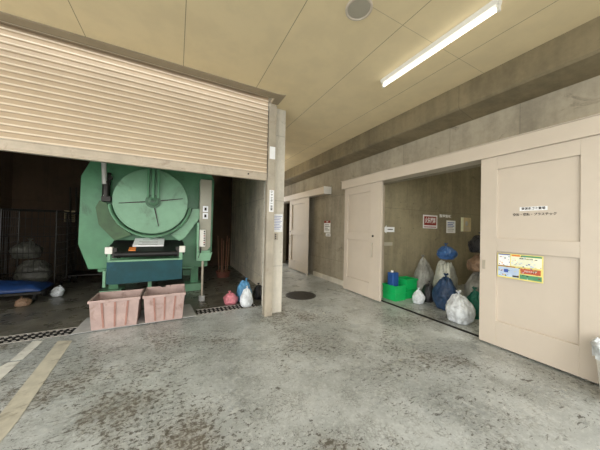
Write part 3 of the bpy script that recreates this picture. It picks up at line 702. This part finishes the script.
# ------------------------------------------------------------------ back of the bay
bm = bmesh.new(); box(bm, -2.93, -2.68, 9.393, 9.4, 1.52, 1.86)
for k in range(5): box(bm, -2.9, -2.71, 9.391, 9.393, 1.57+k*.055, 1.585+k*.055, 1)
tag(obj('wall_notice', bm, [mBeigeP, mInk]), 'beige notice on the dark back wall of the bay, left of the compactor', 'notice')
def cage(x0, y0, label):
    w, d, h = .82, .62, 1.75
    c = thing('roll_cage', (x0+w/2, y0+d/2, 0), label, 'roll cage', 'roll cages in the dark bay')
    obj('base_deck', BX(x0, x0+w, y0, y0+d, .16, .19), mDark, c)
    bm = bmesh.new()
    for x in (x0, x0+w):
        for y in (y0, y0+d): tube(bm, (x, y, .17), (x, y, h), .016, 8)
    for y in (y0, y0+d): tube(bm, (x0, y, h), (x0+w, y, h), .016, 8)
    for x in (x0, x0+w): tube(bm, (x, y0, h), (x, y0+d, h), .016, 8)
    obj('frame', bm, mDark, c, True)
    for side in range(3):
        bm = bmesh.new()
        for k in range(1, 9):
            zz = .19+(h-.19)*k/9
            if side < 2: x = (x0, x0+w)[side]; tube(bm, (x, y0, zz), (x, y0+d, zz), .005, 6)
            else: tube(bm, (x0, y0+d, zz), (x0+w, y0+d, zz), .005, 6)
        for k in range(1, 8):
            if side < 2: x = (x0, x0+w)[side]; y = y0+d*k/8; tube(bm, (x, y, .19), (x, y, h), .005, 6)
            else: x = x0+w*k/8; tube(bm, (x, y0+d, .19), (x, y0+d, h), .005, 6)
        obj('mesh_side', bm, mDark, c)
    bm = bmesh.new()
    for zz in (.45, .85, 1.2): tube(bm, (x0, y0, zz), (x0+w, y0, zz), .010, 8)
    for k in range(1, 10): tube(bm, (x0+w*k/10, y0, .45), (x0+w*k/10, y0, 1.2), .005, 6)
    obj('front_gate', bm, mDark, c)
    for x in (x0+.07, x0+w-.07):
        for y in (y0+.07, y0+d-.07):
            bm = bmesh.new(); tube(bm, (x-.015, y, .055), (x+.015, y, .055), .055, 18); box(bm, x-.024, x+.024, y-.02, y+.02, .10, .16); obj('wheel', bm, mBlack, c)
    return c
cage(-3.12, 7.0, 'dark wire roll cage with pale sacks inside, left of the compactor')
cage(-2.42, 7.95, 'second dark roll cage, standing behind the first')
bag((-2.73, 7.3, .19), (.56, .42, .5), bDim, 'grey sack lying low inside the front roll cage', seed=31, knot=False)
bag((-2.85, 7.3, .72), (.48, .40, .36), bDim, 'pale sack on top of the grey one in the roll cage', seed=32)
ct = thing('platform_cart', (-2.75, 6.55, 0), 'low platform cart under a blue sheet in front of the roll cages', 'cart')
obj('platform', BX(-3.3, -2.25, 6.28, 6.80, .14, .18), mDark, ct)
for x in (-3.2, -2.35):
    for y in (6.35, 6.73):
        bm = bmesh.new(); tube(bm, (x-.015, y, .055), (x+.015, y, .055), .055, 18); box(bm, x-.02, x+.02, y-.02, y+.02, .09, .14); obj('wheel', bm, mBlack, ct)
bm = bmesh.new(); NX, NY = 30, 16; g = []
for i in range(NX+1):
    row = []
    for j in range(NY+1):
        a, b_ = i/NX, j/NY; x = -3.34+1.1*a; y = 6.24+.6*b_
        e = min(a, 1-a, b_, 1-b_); zz = .2+.16*(1-math.exp(-e*9))*(1.25-.5*a)+.05*noise.noise(Vector((a*4, b_*3, 1)))*min(1, e*8)
        row.append(bm.verts.new((x, y, zz)))
    g.append(row)
for i in range(NX):
    for j in range(NY): bm.faces.new((g[i][j], g[i+1][j], g[i+1][j+1], g[i][j+1]))
o = obj('blue_sheet', bm, mTarp, None, True); so = o.modifiers.new('solid', 'SOLIDIFY'); so.thickness = .008; so.offset = 1
tag(o, 'crumpled blue plastic sheet lying over the low platform cart', 'tarpaulin')
bag((-2.12, 6.62, 0), (.2, .18, .2), bWhite, 'small white bag on the bay floor beside the blue sheeted cart', seed=33)
bag((-2.40, 6.08, 0), (.2, .18, .14), bTan, 'tiny brownish bag on the floor in front of the cart', seed=34)
for k in range(4):
    bm = bmesh.new(); x = -2.62+k*.13; tube(bm, (x, 8.95, 0), (x-.18, 9.37, 2.55), .022, 8)
    tag(obj('leaning_pole', bm, mMan, None, True), 'thin grey pole leaning on the dark back wall, %s of four' % ('leftmost', 'second from the left', 'third from the left', 'nearest the compactor and last')[k], 'pole', 'grey poles leaning on the back wall')
# broom tub
tb = thing('broom_tub', (1.27, 7.35, 0), 'low brown tub holding upright wooden brooms beside the bay wall', 'tub')
bm = bmesh.new(); lathe(bm, [(.001, .0), (.17, 0), (.205, .16), (.215, .16), (.215, .175), (.195, .175), (.165, .012), (.001, .012)], (1.27, 7.35, 0), 32); obj('tub_wall', bm, mTub, tb, True)
brs = [(-.11, .02, -.06, .02, 'leftmost'), (-.055, -.06, -.02, -.03, 'second from the left'), (0, .05, .01, .04, 'third from the left'), (.05, -.05, .03, -.02, 'fourth from the left'), (.11, .02, .05, .02, 'rightmost')]
for k, (a, b_, c_, d_, w) in enumerate(brs):
    p = Vector((1.27+a, 7.35+b_, .014)); q = p+Vector((c_, d_, 1.20-.07*(k % 3)))
    br = thing('broom', p, 'wooden-handled broom stood in the brown tub, %s of the five' % w, 'broom', 'brooms in the brown tub')
    dd = (q-p).normalized()
    bm = bmesh.new(); tube(bm, p+dd*.22, q, .014, 8); obj('handle', bm, mWoodR if k % 2 else mWood, br, True)
    bm = bmesh.new(); tube(bm, p+dd*.0, p+dd*.22, .028, 10, .016); obj('bristles', bm, mWood, br)
bpy.context.view_layer.update()
